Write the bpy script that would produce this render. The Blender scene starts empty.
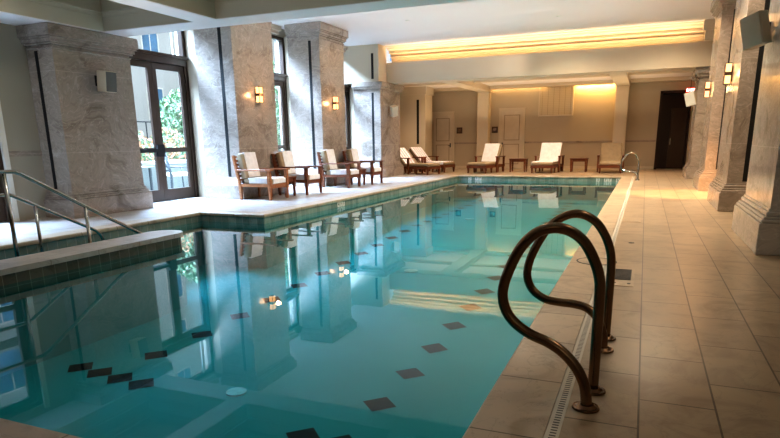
import bpy, bmesh, math, random
from mathutils import Vector, Matrix, Euler
random.seed(7)
S = bpy.context.scene
COL = S.collection
PI = math.pi

# ------------------------------------------------------------------ materials
def srgb(r, g, b):
    f = lambda c: (c/12.92 if c <= .04045 else ((c+.055)/1.055)**2.4)
    return (f(r/255), f(g/255), f(b/255), 1)

class NT:
    def __init__(s, name):
        s.m = bpy.data.materials.new(name); s.m.use_nodes = True
        s.t = s.m.node_tree; s.t.nodes.clear()
        s.out = s.n('ShaderNodeOutputMaterial')
    def n(s, t, **kw):
        nd = s.t.nodes.new(t)
        for k, v in kw.items(): setattr(nd, k, v)
        return nd
    def l(s, a, b): s.t.links.new(a, b)
    def geo(s): return s.n('ShaderNodeNewGeometry').outputs['Position']
    def mapv(s, vec, scale=(1,1,1), loc=(0,0,0), rot=(0,0,0)):
        m = s.n('ShaderNodeMapping'); m.inputs['Scale'].default_value = scale
        m.inputs['Location'].default_value = loc; m.inputs['Rotation'].default_value = rot
        s.l(vec, m.inputs['Vector']); return m.outputs[0]
    def noise(s, vec, scale, detail=4, rough=.5, dist=0.0):
        n = s.n('ShaderNodeTexNoise'); n.inputs['Scale'].default_value = scale
        n.inputs['Detail'].default_value = detail; n.inputs['Roughness'].default_value = rough
        n.inputs['Distortion'].default_value = dist
        s.l(vec, n.inputs['Vector']); return n.outputs['Fac']
    def ramp(s, fac, stops):
        r = s.n('ShaderNodeValToRGB'); e = r.color_ramp.elements
        while len(e) < len(stops): e.new(.5)
        for i, (p, c) in enumerate(stops): e[i].position = p; e[i].color = c
        s.l(fac, r.inputs['Fac']); return r.outputs['Color']
    def mix(s, fac, a, b, mode='MIX'):
        m = s.n('ShaderNodeMix', data_type='RGBA', blend_type=mode)
        for sock, v in ((m.inputs[0], fac), (m.inputs[6], a), (m.inputs[7], b)):
            if hasattr(v, 'node'): s.l(v, sock)
            else: sock.default_value = v
        return m.outputs[2]
    def math(s, op, a, b=0.0):
        m = s.n('ShaderNodeMath', operation=op)
        for sock, v in ((m.inputs[0], a), (m.inputs[1], b)):
            if hasattr(v, 'node'): s.l(v, sock)
            else: sock.default_value = v
        return m.outputs[0]
    def bsdf(s, color, rough=.5, metal=0.0, spec=.5, bump=None, bstr=.3, bdist=.01, **kw):
        b = s.n('ShaderNodeBsdfPrincipled')
        if hasattr(color, 'node'): s.l(color, b.inputs['Base Color'])
        else: b.inputs['Base Color'].default_value = color
        if hasattr(rough, 'node'): s.l(rough, b.inputs['Roughness'])
        else: b.inputs['Roughness'].default_value = rough
        b.inputs['Metallic'].default_value = metal
        b.inputs['Specular IOR Level'].default_value = spec
        for k, v in kw.items(): b.inputs[k.replace('_', ' ')].default_value = v
        if bump is not None:
            bp = s.n('ShaderNodeBump'); bp.inputs['Strength'].default_value = bstr
            bp.inputs['Distance'].default_value = bdist
            s.l(bump, bp.inputs['Height']); s.l(bp.outputs[0], b.inputs['Normal'])
        s.l(b.outputs[0], s.out.inputs['Surface']); return b

def plain(name, col, rough=.6, metal=0.0, spec=.4, noise_amt=.06, nscale=3.0, **kw):
    t = NT(name); v = t.geo(); f = t.noise(v, nscale, 5)
    lo = tuple(c*(1-noise_amt) for c in col[:3])+(1,); hi = tuple(min(1, c*(1+noise_amt)) for c in col[:3])+(1,)
    t.bsdf(t.ramp(f, [(.3, lo), (.7, hi)]), rough, metal, spec, **kw); return t.m

def marble(name, dark, mid, light, rough=.22, blockz=1.35):
    t = NT(name); v = t.geo()
    warp = t.n('ShaderNodeTexNoise'); warp.inputs['Scale'].default_value = .9; warp.inputs['Detail'].default_value = 3
    t.l(v, warp.inputs['Vector'])
    add = t.n('ShaderNodeMixRGB' if False else 'ShaderNodeVectorMath', operation='MULTIPLY_ADD')
    t.l(warp.outputs['Color'], add.inputs[0]); add.inputs[1].default_value = (1.2, 1.2, 1.2); t.l(v, add.inputs[2])
    vv = t.mapv(add.outputs[0], (1, 1, 1.7), rot=(.5, .3, .2))
    n1 = t.noise(vv, 1.1, 9, .62, .8)
    base = t.ramp(n1, [(.30, dark), (.48, mid), (.62, mid), (.78, light)])
    n2 = t.noise(vv, 2.3, 6, .55, 1.6)
    vein = t.math('ABSOLUTE', t.math('SUBTRACT', n2, .5))
    vf = t.ramp(vein, [(0, (1,1,1,1)), (.018, (0,0,0,1))])
    n3 = t.noise(t.mapv(add.outputs[0], (1, 1, 2.6), rot=(.7, .2, .5)), 5.5, 8, .7, 1.2)
    base = t.mix(1.0, base, t.ramp(n3, [(.32, (.82, .81, .80, 1)), (.5, (1, 1, 1, 1)), (.7, (1.14, 1.12, 1.1, 1))]), 'MULTIPLY')
    c = t.mix(t.math('MULTIPLY', vf, .45), base, light)
    # slab joints at regular heights
    sep = t.n('ShaderNodeSeparateXYZ'); t.l(v, sep.inputs[0])
    fr = t.math('FRACT', t.math('DIVIDE', t.math('ADD', sep.outputs[2], .23), blockz))
    j = t.math('LESS_THAN', fr, .006)
    c = t.mix(t.math('MULTIPLY', j, .45), c, light)
    t.bsdf(c, rough, spec=.5); return t.m

def brick(name, ax, ay, bw, rh, loc, c1, c2, grout, msz=.006, offset=.5, rough=.35, vary=True, spec=.4, vein=None):
    """tiles: ax/ay pick which world axes run along / across the courses"""
    t = NT(name); v = t.geo()
    sep = t.n('ShaderNodeSeparateXYZ'); t.l(v, sep.inputs[0])
    cmb = t.n('ShaderNodeCombineXYZ')
    t.l(t.math('SUBTRACT', sep.outputs[ax], loc[0]), cmb.inputs[0])
    t.l(t.math('SUBTRACT', sep.outputs[ay], loc[1]), cmb.inputs[1])
    b = t.n('ShaderNodeTexBrick'); t.l(cmb.outputs[0], b.inputs['Vector'])
    b.offset = offset; b.offset_frequency = 2; b.squash = 1; b.squash_frequency = 2
    b.inputs['Scale'].default_value = 1; b.inputs['Mortar Size'].default_value = msz
    b.inputs['Mortar Smooth'].default_value = .1; b.inputs['Bias'].default_value = 0
    b.inputs['Brick Width'].default_value = bw; b.inputs['Row Height'].default_value = rh
    b.inputs['Color1'].default_value = c1; b.inputs['Color2'].default_value = c2; b.inputs['Mortar'].default_value = grout
    col = b.outputs['Color']
    if vary:
        n = t.noise(t.mapv(v, (1, 1, 1), rot=(0, 0, .6)), 2.2, 8, .62, 1.5)
        col = t.mix(1.0, col, t.ramp(n, [(.28, (.66, .62, .58, 1)), (.5, (1, 1, 1, 1)), (.72, (1.08, 1.05, 1.0, 1))]), 'MULTIPLY')
        n2 = t.noise(v, 1.3, 6, .6, 2.5)
        vf = t.ramp(t.math('ABSOLUTE', t.math('SUBTRACT', n2, .5)), [(0, (1,1,1,1)), (.012, (0,0,0,1))])
        col = t.mix(t.math('MULTIPLY', vf, .38), col, (.22, .17, .12, 1))
    t.bsdf(col, rough, spec=spec, bump=t.math('SUBTRACT', 1.0, b.outputs['Fac']), bstr=.25, bdist=.004)
    return t.m

def emit(name, col, strength):
    t = NT(name); e = t.n('ShaderNodeEmission'); e.inputs[0].default_value = col; e.inputs[1].default_value = strength
    t.l(e.outputs[0], t.out.inputs['Surface']); return t.m

def wood(name, c1, c2):
    t = NT(name); tc = t.n('ShaderNodeTexCoord').outputs['Object']
    n = t.noise(t.mapv(tc, (6, 40, 40)), 1.0, 4, .5, .5)
    t.bsdf(t.ramp(n, [(.3, c1), (.7, c2)]), .35, spec=.5); return t.m

def fabric(name, col, nscale=60):
    t = NT(name); tc = t.n('ShaderNodeTexCoord').outputs['Object']
    f = t.noise(tc, 9, 3); w = t.noise(tc, nscale, 2)
    lo = tuple(c*.86 for c in col[:3])+(1,)
    t.bsdf(t.ramp(f, [(.3, lo), (.7, col)]), .95, spec=.1, bump=w, bstr=.25, bdist=.004); return t.m

M = {}
M['marble'] = marble('veined_marble', (.18,.145,.118,1), (.33,.277,.235,1), (.55,.48,.42,1))
M['marble_pale'] = marble('pale_polished_marble', (.36,.34,.32,1), (.54,.51,.48,1), (.78,.75,.71,1), rough=.10)
M['plaster'] = plain('cream_plaster', (.44,.37,.275,1), .75, nscale=.8, noise_amt=.04)
M['trim'] = plain('cream_gloss_paint', (.55,.47,.355,1), .45, nscale=.8, noise_amt=.03)
M['grey_plaster'] = plain('putty_plaster', (.36,.32,.25,1), .8, nscale=.8, noise_amt=.05)
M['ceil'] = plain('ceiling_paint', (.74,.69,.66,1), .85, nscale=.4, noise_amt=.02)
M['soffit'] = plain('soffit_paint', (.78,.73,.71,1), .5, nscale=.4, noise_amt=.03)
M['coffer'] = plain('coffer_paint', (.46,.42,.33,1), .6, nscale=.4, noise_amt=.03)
M['doorpaint'] = plain('door_cream_paint', (.56,.48,.37,1), .45)
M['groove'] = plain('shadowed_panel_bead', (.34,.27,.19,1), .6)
M['deck'] = brick('limestone_deck_tiles', 1, 0, .653, .335, (.0215, .072-.335*40), (.42,.325,.225,1), (.345,.262,.18,1), (.10,.072,.05,1), .005, rough=.30)
M['deck_daylit'] = brick('daylit_deck_tiles', 1, 0, .653, .335, (.0215, .072-.335*40), (.50,.47,.45,1), (.43,.405,.39,1), (.26,.24,.22,1), .004, rough=.30)  # copy of the deck tiles, lightened to carry the window daylight
M['dark_band'] = brick('dark_stone_band', 1, 2, .155, .155, (0, -.36), (.17,.155,.13,1), (.10,.095,.08,1), (.26,.24,.20,1), .004, offset=0, rough=.2)
M['coping_y'] = brick('coping_stone_long', 1, 0, .653, 4.0, (-.24, -10), (.50,.40,.29,1), (.44,.345,.25,1), (.12,.09,.06,1), .005, offset=0, rough=.35)
M['coping_x'] = brick('coping_stone_cross', 0, 1, .653, 60.0, (-.3, -10), (.50,.40,.29,1), (.44,.345,.25,1), (.12,.09,.06,1), .005, offset=0, rough=.35)
tb = dict(c1=(.30,.37,.33,1), c2=(.17,.24,.22,1), grout=(.42,.42,.38,1))
M['band_y'] = brick('waterline_tile_long', 1, 2, .155, .155, (0, -.36), tb['c1'], tb['c2'], tb['grout'], .004, offset=0, rough=.12)
M['band_x'] = brick('waterline_tile_cross', 0, 2, .155, .155, (0, -.36), tb['c1'], tb['c2'], tb['grout'], .004, offset=0, rough=.12)
M['pool'] = plain('aqua_pool_plaster', (.038,.285,.295,1), .8, nscale=.6, noise_amt=.10)
M['lane_tile'] = plain('black_lane_tile', (.003,.003,.004,1), .6, spec=.1)
M['wood'] = wood('oiled_red_hardwood', (.085,.022,.009,1), (.20,.062,.022,1))
M['wood_light'] = wood('oiled_golden_hardwood', (.22,.075,.025,1), (.40,.16,.06,1))
M['taupe'] = fabric('taupe_cushion_canvas', (.36,.285,.19,1))
M['beige'] = fabric('sand_cushion_canvas', (.55,.46,.34,1))
M['towel'] = fabric('white_terry', (.86,.85,.86,1), 90)
def striped(name):
    t = NT(name); tc = t.n('ShaderNodeTexCoord').outputs['Object']
    sep = t.n('ShaderNodeSeparateXYZ'); t.l(tc, sep.inputs[0])
    fr = t.math('FRACT', t.math('MULTIPLY', sep.outputs[0], 6.5))
    c = t.ramp(fr, [(0, (.8,.8,.84,1)), (.45, (.8,.8,.84,1)), (.5, (.28,.04,.05,1)), (.62, (.8,.78,.8,1)), (.78, (.10,.12,.3,1)), (.86, (.8,.8,.84,1))])
    c.node.color_ramp.interpolation = 'CONSTANT'
    t.bsdf(c, .95, spec=.1); return t.m
M['striped'] = striped('striped_terry')
M['bronze'] = plain('bronze_tube', (.25,.16,.10,1), .27, 1.0, nscale=6, noise_amt=.15)
M['steel'] = plain('stainless_tube', (.40,.39,.37,1), .22, 1.0, nscale=6, noise_amt=.06)
M['frame'] = plain('dark_bronze_frame', (.050,.030,.020,1), .4, nscale=3)
M['black'] = plain('black_reveal', (.006,.006,.006,1), .7)
M['plastic'] = plain('white_speaker_plastic', (.60,.51,.38,1), .5)
M['grille'] = plain('grey_speaker_grille', (.16,.16,.15,1), .7)
M['signbrown'] = plain('bronze_plaque', (.07,.035,.02,1), .4)
M['white'] = plain('white_grille_plastic', (.72,.70,.64,1), .5)
M['whitetile'] = plain('white_glazed_tile', (.75,.75,.72,1), .2)
M['ink'] = plain('black_enamel', (.01,.01,.012,1), .3)
M['darkwood'] = plain('dark_mahogany', (.022,.007,.005,1), .35)
M['darkdoor'] = plain('dim_oak', (.06,.028,.012,1), .4)
M['exit'] = emit('exit_red', (1,.03,.02,1), 2)
M['exit_white'] = emit('exit_letter_white', (1,.8,.75,1), 5)
M['sconce_glass'] = emit('amber_glass', (1,.52,.20,1), 2.6)
M['lens'] = emit('downlight_lens', (1,.85,.6,1), 1.2)
M['cove_strip'] = emit('warm_led', (1,.6,.25,1), 2.5)
M['leaf'] = plain('green_leaf', (.10,.17,.08,1), .6, nscale=8, noise_amt=.5)
M['flower'] = plain('orange_blossom', (.45,.20,.10,1), .6, nscale=8, noise_amt=.4)
M['facade'] = plain('white_render', (.50,.49,.47,1), .8, nscale=.3)
M['extglass'] = plain('blue_window_glass', (.10,.22,.36,1), .1, nscale=.7, noise_amt=.4)
M['patio'] = plain('pale_paving', (.20,.20,.20,1), .8)
M['concrete'] = plain('pale_concrete', (.22,.24,.22,1), .8)
M['greymetal'] = plain('grey_powder_coat', (.035,.045,.05,1), .5)

def grate_mat():
    t = NT('slotted_grate'); v = t.geo(); sep = t.n('ShaderNodeSeparateXYZ'); t.l(v, sep.inputs[0])
    fr = t.math('FRACT', t.math('MULTIPLY', sep.outputs[1], 38))
    a = t.math('LESS_THAN', fr, .42)
    b = t.math('LESS_THAN', t.math('ABSOLUTE', t.math('SUBTRACT', sep.outputs[0], -.270)), .014)
    t.bsdf(t.mix(t.math('MULTIPLY', a, b), (.62,.58,.50,1), (.04,.035,.03,1)), .5); return t.m
M['grate'] = grate_mat()

def schlick(t, f0, normal=None):
    g = t.n('ShaderNodeNewGeometry'); d = t.n('ShaderNodeVectorMath', operation='DOT_PRODUCT')
    t.l(g.outputs['Incoming'], d.inputs[0]); t.l(g.outputs['Normal'], d.inputs[1])
    c = t.math('SUBTRACT', 1.0, t.math('ABSOLUTE', d.outputs['Value']))
    return t.math('ADD', f0, t.math('MULTIPLY', 1-f0, t.math('POWER', c, 5.0)))
def water_mat():
    t = NT('pool_water')
    fr = schlick(t, .022)
    v = t.geo(); n = t.noise(v, 1.6, 2)
    bp = t.n('ShaderNodeBump'); bp.inputs['Strength'].default_value = .05; bp.inputs['Distance'].default_value = .012
    t.l(n, bp.inputs['Height'])
    g = t.n('ShaderNodeBsdfGlossy'); g.inputs['Roughness'].default_value = 0.0; g.inputs['Color'].default_value = (.93,.98,1,1)
    t.l(bp.outputs[0], g.inputs['Normal'])
    tr = t.n('ShaderNodeBsdfTransparent'); tr.inputs['Color'].default_value = (.38,.88,.95,1)
    mx = t.n('ShaderNodeMixShader'); t.l(fr, mx.inputs[0]); t.l(tr.outputs[0], mx.inputs[1]); t.l(g.outputs[0], mx.inputs[2])
    t.l(mx.outputs[0], t.out.inputs['Surface']); return t.m
M['water'] = water_mat()
def glass_mat():
    t = NT('clear_window_glass')
    fr = schlick(t, .04)
    g = t.n('ShaderNodeBsdfGlossy'); g.inputs['Roughness'].default_value = 0.0
    tr = t.n('ShaderNodeBsdfTransparent'); tr.inputs['Color'].default_value = (.93,.97,.96,1)
    mx = t.n('ShaderNodeMixShader'); t.l(fr, mx.inputs[0]); t.l(tr.outputs[0], mx.inputs[1]); t.l(g.outputs[0], mx.inputs[2])
    t.l(mx.outputs[0], t.out.inputs['Surface']); return t.m
M['glass'] = glass_mat()

# ------------------------------------------------------------------ mesh helpers
class MB:
    def __init__(s): s.bm = bmesh.new()
    def box(s, x0, x1, y0, y1, z0, z1, mat=None, bev=0.0, seg=1):
        b = bmesh.new()
        bmesh.ops.create_cube(b, size=1)
        for v in b.verts:
            v.co = Vector((x0+(v.co.x+.5)*(x1-x0), y0+(v.co.y+.5)*(y1-y0), z0+(v.co.z+.5)*(z1-z0)))
        if bev: bmesh.ops.bevel(b, geom=b.edges[:], offset=bev, segments=seg, profile=.5, affect='EDGES')
        s._merge(b, mat); return s
    def _merge(s, b, mat=None):
        if mat is not None: b.transform(mat)
        me = bpy.data.meshes.new('tmp'); b.to_mesh(me); b.free()
        s.bm.from_mesh(me); bpy.data.meshes.remove(me)
    def hexa(s, bot, top, mat=None):
        """frustum from 4 bottom and 4 top points (same winding)"""
        b = bmesh.new(); vs = [b.verts.new(p) for p in list(bot)+list(top)]
        b.faces.new(vs[3::-1]); b.faces.new(vs[4:8])
        for i in range(4): b.faces.new((vs[i], vs[(i+1)%4], vs[4+(i+1)%4], vs[4+i]))
        bmesh.ops.recalc_face_normals(b, faces=b.faces[:]); s._merge(b, mat); return s
    def taper(s, cx, cy, z0, z1, a0, a1, mat=None):
        q = lambda a, z: [(cx-a, cy-a, z), (cx+a, cy-a, z), (cx+a, cy+a, z), (cx-a, cy+a, z)]
        return s.hexa(q(a0/2, z0), q(a1/2, z1), mat)
    def bar(s, p, q, w, h):
        """square bar from p to q"""
        p, q = Vector(p), Vector(q); d = q-p
        m = Matrix.Translation(p) @ d.to_track_quat('X', 'Z').to_matrix().to_4x4()
        return s.box(0, d.length, -w/2, w/2, -h/2, h/2, m)
    def cyl(s, c, r0, r1, z0, z1, n=24, mat=None):
        b = bmesh.new(); bmesh.ops.create_cone(b, cap_ends=True, segments=n, radius1=r0, radius2=r1, depth=z1-z0)
        b.transform(Matrix.Translation((c[0], c[1], (z0+z1)/2))); s._merge(b, mat); return s
    def ring(s, c, r0, r1, z0, z1, n=40):
        b = bmesh.new(); V = []
        for i in range(n):
            a = 2*PI*i/n
            V.append([b.verts.new((c[0]+r*math.cos(a), c[1]+r*math.sin(a), z)) for r, z in ((r0,z0),(r1,z0),(r1,z1),(r0,z1))])
        for i in range(n):
            p, q = V[i], V[(i+1)%n]
            for k in range(4): b.faces.new((p[k], q[k], q[(k+1)%4], p[(k+1)%4]))
        bmesh.ops.recalc_face_normals(b, faces=b.faces[:]); s._merge(b); return s
    def tube(s, pts, r, n=14, caps=True):
        pts = [Vector(p) for p in pts]; b = bmesh.new(); rings = []
        up = Vector((0, 0, 1)); t0 = (pts[1]-pts[0]).normalized()
        nrm = t0.orthogonal().normalized()
        for i, p in enumerate(pts):
            t = (pts[min(i+1, len(pts)-1)]-pts[max(i-1, 0)]).normalized()
            nrm = (nrm-t*nrm.dot(t)).normalized(); bi = t.cross(nrm)
            rings.append([b.verts.new(p+(nrm*math.cos(2*PI*k/n)+bi*math.sin(2*PI*k/n))*r) for k in range(n)])
        for a, c in zip(rings, rings[1:]):
            for k in range(n): b.faces.new((a[k], a[(k+1)%n], c[(k+1)%n], c[k]))
        if caps: b.faces.new(rings[0][::-1]); b.faces.new(rings[-1])
        for f in b.faces: f.smooth = True
        bmesh.ops.recalc_face_normals(b, faces=b.faces[:]); s._merge(b); return s
    def quad(s, a, b_, c, d):
        vs = [s.bm.verts.new(p) for p in (a, b_, c, d)]; s.bm.faces.new(vs); return s
    def poly(s, pts, z0, z1):
        b = bmesh.new(); lo = [b.verts.new((x, y, z0)) for x, y in pts]; hi = [b.verts.new((x, y, z1)) for x, y in pts]
        b.faces.new(lo[::-1]); b.faces.new(hi); n = len(pts)
        for i in range(n): b.faces.new((lo[i], lo[(i+1)%n], hi[(i+1)%n], hi[i]))
        bmesh.ops.recalc_face_normals(b, faces=b.faces[:]); s._merge(b); return s
    def build(s, name, mat, parent=None, loc=None, smooth=False):
        me = bpy.data.meshes.new(name); s.bm.to_mesh(me); s.bm.free()
        if smooth:
            for p in me.polygons: p.use_smooth = True
        me.materials.append(M[mat]); o = bpy.data.objects.new(name, me); COL.objects.link(o)
        if parent: o.parent = parent
        if loc: o.location = loc
        return o

def smoothpath(pts, k=6):
    """Catmull-Rom through pts"""
    P_ = [Vector(p) for p in pts]; P_ = [P_[0]*2-P_[1]]+P_+[P_[-1]*2-P_[-2]]; out = []
    for i in range(1, len(P_)-2):
        a, b, c, d = P_[i-1:i+3]
        for j in range(k):
            t = j/k
            out.append(.5*((2*b)+(c-a)*t+(2*a-5*b+4*c-d)*t*t+(3*b-a-3*c+d)*t**3))
    out.append(P_[-2]); return out

def tag(o, label=None, cat=None, group=None, kind=None):
    if label: o['label'] = label
    if cat: o['category'] = cat
    if group: o['group'] = group
    if kind: o['kind'] = kind
    return o
def thing(name, label, cat, loc=(0,0,0), rz=0.0, group=None):
    o = bpy.data.objects.new(name, None); COL.objects.link(o); o.location = loc; o.rotation_euler = (0, 0, rz)
    return tag(o, label, cat, group)
def struct(o, label=None, cat=None): return tag(o, label, cat, kind='structure')
def kids(o): return [c for c in bpy.data.objects if c.parent == o]
def dup(src, loc, rz, label, group=None):
    def rec(o, par):
        c = o.copy(); COL.objects.link(c)
        if par: c.parent = par
        for ch in kids_of[o.name]: rec(ch, c)
        return c
    kids_of = {}
    def walk(o):
        kids_of[o.name] = kids(o)
        for k in kids_of[o.name]: walk(k)
    walk(src); r = rec(src, None); r.location = loc; r.rotation_euler = (0, 0, rz); r['label'] = label
    if group: r['group'] = group
    return r

WX, RX, BY = -9.85, 2.9, 26.3      # left wall, right wall, back wall
WATER = -.17

# ------------------------------------------------------------------ floor / pool
f = MB()
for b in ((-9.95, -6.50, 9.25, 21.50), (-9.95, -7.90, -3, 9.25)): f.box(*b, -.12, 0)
struct(f.build('floor', 'deck_daylit'), 'limestone deck along the windows, daylight painted into its paler colour', 'floor'); f = MB()
for b in ((-.245, RX, -3, BY), (-9.95, -.245, 21.50, BY), (-7.90, -.245, -3, 1.35), (-7.90, -6.50, 1.35, 3.30)):
    f.box(b[0]-.0, b[1], b[2], b[3], -.12, 0)
fl = struct(f.build('floor', 'deck'), 'limestone tiled deck around the indoor pool', 'floor')

POOL = [(-.605,1.65),(-.605,21.2),(-6.2,21.2),(-6.2,8.95),(-7.6,8.95),(-7.6,3.6),(-6.2,3.6),(-6.2,1.65)]   # counter-clockwise
def offs(poly, d):
    n = len(poly); out = []
    for i in range(n):
        p, c, q = Vector(poly[i-1]), Vector(poly[i]), Vector(poly[(i+1)%n])
        a, b = (c-p).normalized(), (q-c).normalized()
        na, nb = Vector((a.y, -a.x)), Vector((b.y, -b.x))      # outward
        out.append(tuple(c+(na+nb)*d))
    return out
inn, out_ = offs(POOL, -.03), offs(POOL, .33)
cy_, cx_ = MB(), MB()
n = len(POOL)
for i in range(n):
    j = (i+1) % n
    tgt = cy_ if abs(POOL[i][0]-POOL[j][0]) < 1e-6 else cx_
    # bull-nosed profile swept from corner to corner
    prof = [(.30, -.12), (.30, .004), (-.015, .004), (-.026, -.004), (-.03, -.016), (-.03, -.045), (-.02, -.056), (0, -.056), (.03, -.058), (.03, -.12)]
    P_ = [offs(POOL, d) for d, z in prof]
    A = [tgt.bm.verts.new((*P_[k][i], prof[k][1])) for k in range(len(prof))]
    B = [tgt.bm.verts.new((*P_[k][j], prof[k][1])) for k in range(len(prof))]
    m = len(prof)
    for k in range(m): tgt.bm.faces.new((A[k], A[(k+1)%m], B[(k+1)%m], B[k]))
for t_ in (cy_, cx_): bmesh.ops.recalc_face_normals(t_.bm, faces=t_.bm.faces[:])
cop = struct(cy_.build('trim_1', 'coping_y'), 'pale stone coping along the long pool sides', 'coping')
struct(cx_.build('coping_end', 'coping_x', cop))
# waterline tile band and basin walls
bands = {'y': MB(), 'x': MB()}; bw = MB()
zf = lambda y: -1.12 if y < 6 else (-.78 if y > 13.5 else -1.12+(y-6)/7.5*.34)
for i in range(n):
    j = (i+1) % n; (x0, y0), (x1, y1) = POOL[i], POOL[j]
    k = 'y' if abs(x0-x1) < 1e-6 else 'x'
    bands[k].quad((x0,y0,-.36), (x1,y1,-.36), (x1,y1,-.056), (x0,y0,-.056))
    bw.quad((x0,y0,-1.3), (x1,y1,-1.3), (x1,y1,-.36), (x0,y0,-.36))
ys = [1.65, 3.6, 6, 8.95, 13.5, 21.2]
for a, b in zip(ys, ys[1:]):
    xl = -7.6 if (a >= 3.6 and b <= 8.95) else -6.2
    bw.quad((xl,a,zf(a)), (-.605,a,zf(a)), (-.605,b,zf(b)), (xl,b,zf(b)))
# entry steps in the side bay
for k in range(4):
    bw.box(-7.6, -6.55, 3.6, 4.3+.55*k, -1.2, -.24-.19*k)
pool = struct(bw.build('pool_basin', 'pool'), 'aqua plastered swimming pool basin', 'pool')
struct(bands['y'].build('waterline_tile_band', 'band_y', pool)); struct(bands['x'].build('waterline_tile_band', 'band_x', pool))
w = MB(); 
for a, b in ((1.65,3.6),(3.6,8.95),(8.95,21.2)):
    xl = -7.6 if a == 3.6 else -6.2
    w.quad((xl,a,WATER),(-.605,a,WATER),(-.605,b,WATER),(xl,b,WATER))
bmesh.ops.remove_doubles(w.bm, verts=w.bm.verts[:], dist=1e-4)
struct(w.build('pool_water', 'water'), 'still turquoise water filling the pool', 'water')
# black lane diamonds
def diamond(x, y, s=.17):
    z = zf(y)
    return [(x, y-s, zf(y-s)+.004), (x+s, y, z+.004), (x, y+s, zf(y+s)+.004), (x-s, y, z+.004)]
ln = MB()
for k in range(21): ln.quad(*diamond(-2.08, 3.85+.8*k))
for k in range(20): ln.quad(*diamond(-5.03, 4.94+.795*k))
for x, y in ((-5.53, 4.34), (-5.20, 4.30), (-4.87, 4.26), (-4.54, 4.22)): ln.quad(*diamond(x, y, .168))
for x in (-2.42, -1.74): ln.quad(*diamond(x, 3.85))
struct(ln.build('lane_marking', 'lane_tile', pool))
dr = MB(); dr.cyl((-3.5, 4.4), .10, .10, zf(4.4), zf(4.4)+.012); dr.cyl((-4.1, 15.2), .12, .12, zf(15), zf(15)+.012); dr.cyl((-3.6, 9.5), .12, .12, zf(9.5), zf(9.5)+.012)
struct(dr.build('floor_drain', 'deck_daylit', pool))

# divider wall at the entry steps
def divider_poly(g, zz=0):
    p = [(-6.58-g, 3.3), (-6.10+g, 3.3)]
    cx, r = -6.34, .24+g
    for k in range(13):
        a = -0+PI*k/12; p.append((cx+r*math.cos(a), 6.62+r*math.sin(a)))
    return p
dv = thing('divider_wall', 'low curved-end wall with white stone cap beside the entry steps', 'low wall')
c_ = MB().poly(divider_poly(.03), -.055, .006); c_.build('cap', 'deck_daylit', dv)
MB().poly(divider_poly(0), -.36, -.055).build('tiled_body', 'dark_band', dv); MB().poly(divider_poly(0), -1.15, -.36).build('plaster_footing', 'pool', dv)

# slot drain, lid, grates
g = MB(); g.box(-.302, -.243, 1.32, 21.5, -.10, .003); struct(g.build('trim_2', 'grate'), 'white slotted channel drain beside the coping', 'drain')
lid = thing('skimmer_lid', 'round stone skimmer lid with thin dark ring set across the coping', 'lid', (-.37, 6.42, 0))
MB().ring((0,0), .185, .20, .004, .008).build('rim', 'greymetal', lid); MB().cyl((0,0), .185, .185, .0035, .0065, 40).build('plate', 'coping_y', lid)
gr = thing('deck_grate', 'dark slotted grate in a pale frame in the deck behind the grab rails', 'grate', (-.095, 5.78, 0))
MB().box(-.10,.10,-.40,.36,-.01,.005).build('frame', 'coping_y', gr)
b = MB(); b.box(-.075,.075,-.16,.32,.004,.007); b.build('well', 'ink', gr)
b = MB()
for k in range(9): b.box(-.07,.07,-.15+k*.053,-.15+k*.053+.018,.006,.011)
b.build('slat', 'greymetal', gr, None)
for sx in (-.06, .06): MB().cyl((sx,-.30), .014, .014, .004, .009, 12).build('screw', 'greymetal', gr)
for x, y, lab in ((-.1, 10.0, 'faint square access lid in the deck nearer the far grab rail'), (.02, 7.75, 'small oval brass drain spot in a deck tile')):
    if y > 9:
        t_ = thing('access_lid', lab, 'lid', (x, y, 0)); MB().box(-.13,.13,-.3,.3,0,.004).build('plate', 'coping_y', t_)
        b = MB(); b.box(-.10,.10,-.25,.25,.003,.006); b.build('insert', 'deck', t_)
    else:
        t_ = thing('floor_drain_cap', lab, 'drain', (x-.08, y, 0)); MB().cyl((0,0), .035, .03, 0, .006).build('cap', 'greymetal', t_)

# ------------------------------------------------------------------ walls
OPEN = [(4.9, 6.88, 3.02), (9.42, 11.6, 4.17), (13.2, 15.8, 4.17), (17.0, 19.95, 4.17)]   # y0,y1,head
w = MB(); y = -3.0
for y0, y1, h in OPEN:
    w.box(-10.15, WX, y, y0, 0, 4.4); w.box(-10.15, WX, y0, y1, h, 4.4); y = y1
w.box(-10.15, WX, y, BY, 0, 4.4)
struct(w.build('wall_left', 'grey_plaster'), 'cream plaster wall on the window side', 'wall')
# back wall with doorway opening
w = MB(); D0, D1, DH = .385, 1.50, 2.97
w.box(-10.15, D0, BY, BY+.25, 0, 4.4); w.box(D1, RX+.3, BY, BY+.25, 0, 4.4); w.box(D0, D1, BY, BY+.25, DH, 4.4)
struct(w.build('wall_back', 'plaster'), 'cream plaster end wall', 'wall')
w = MB(); w.box(RX, RX+.3, -3, BY, 0, 4.4); struct(w.build('wall_right', 'plaster'), 'plaster wall behind the right columns', 'wall')
w = MB(); w.box(-10.15, RX+.3, -3.3, -3, 0, 4.4); struct(w.build('wall_front', 'plaster'), 'plaster wall behind the viewer', 'wall')
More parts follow.
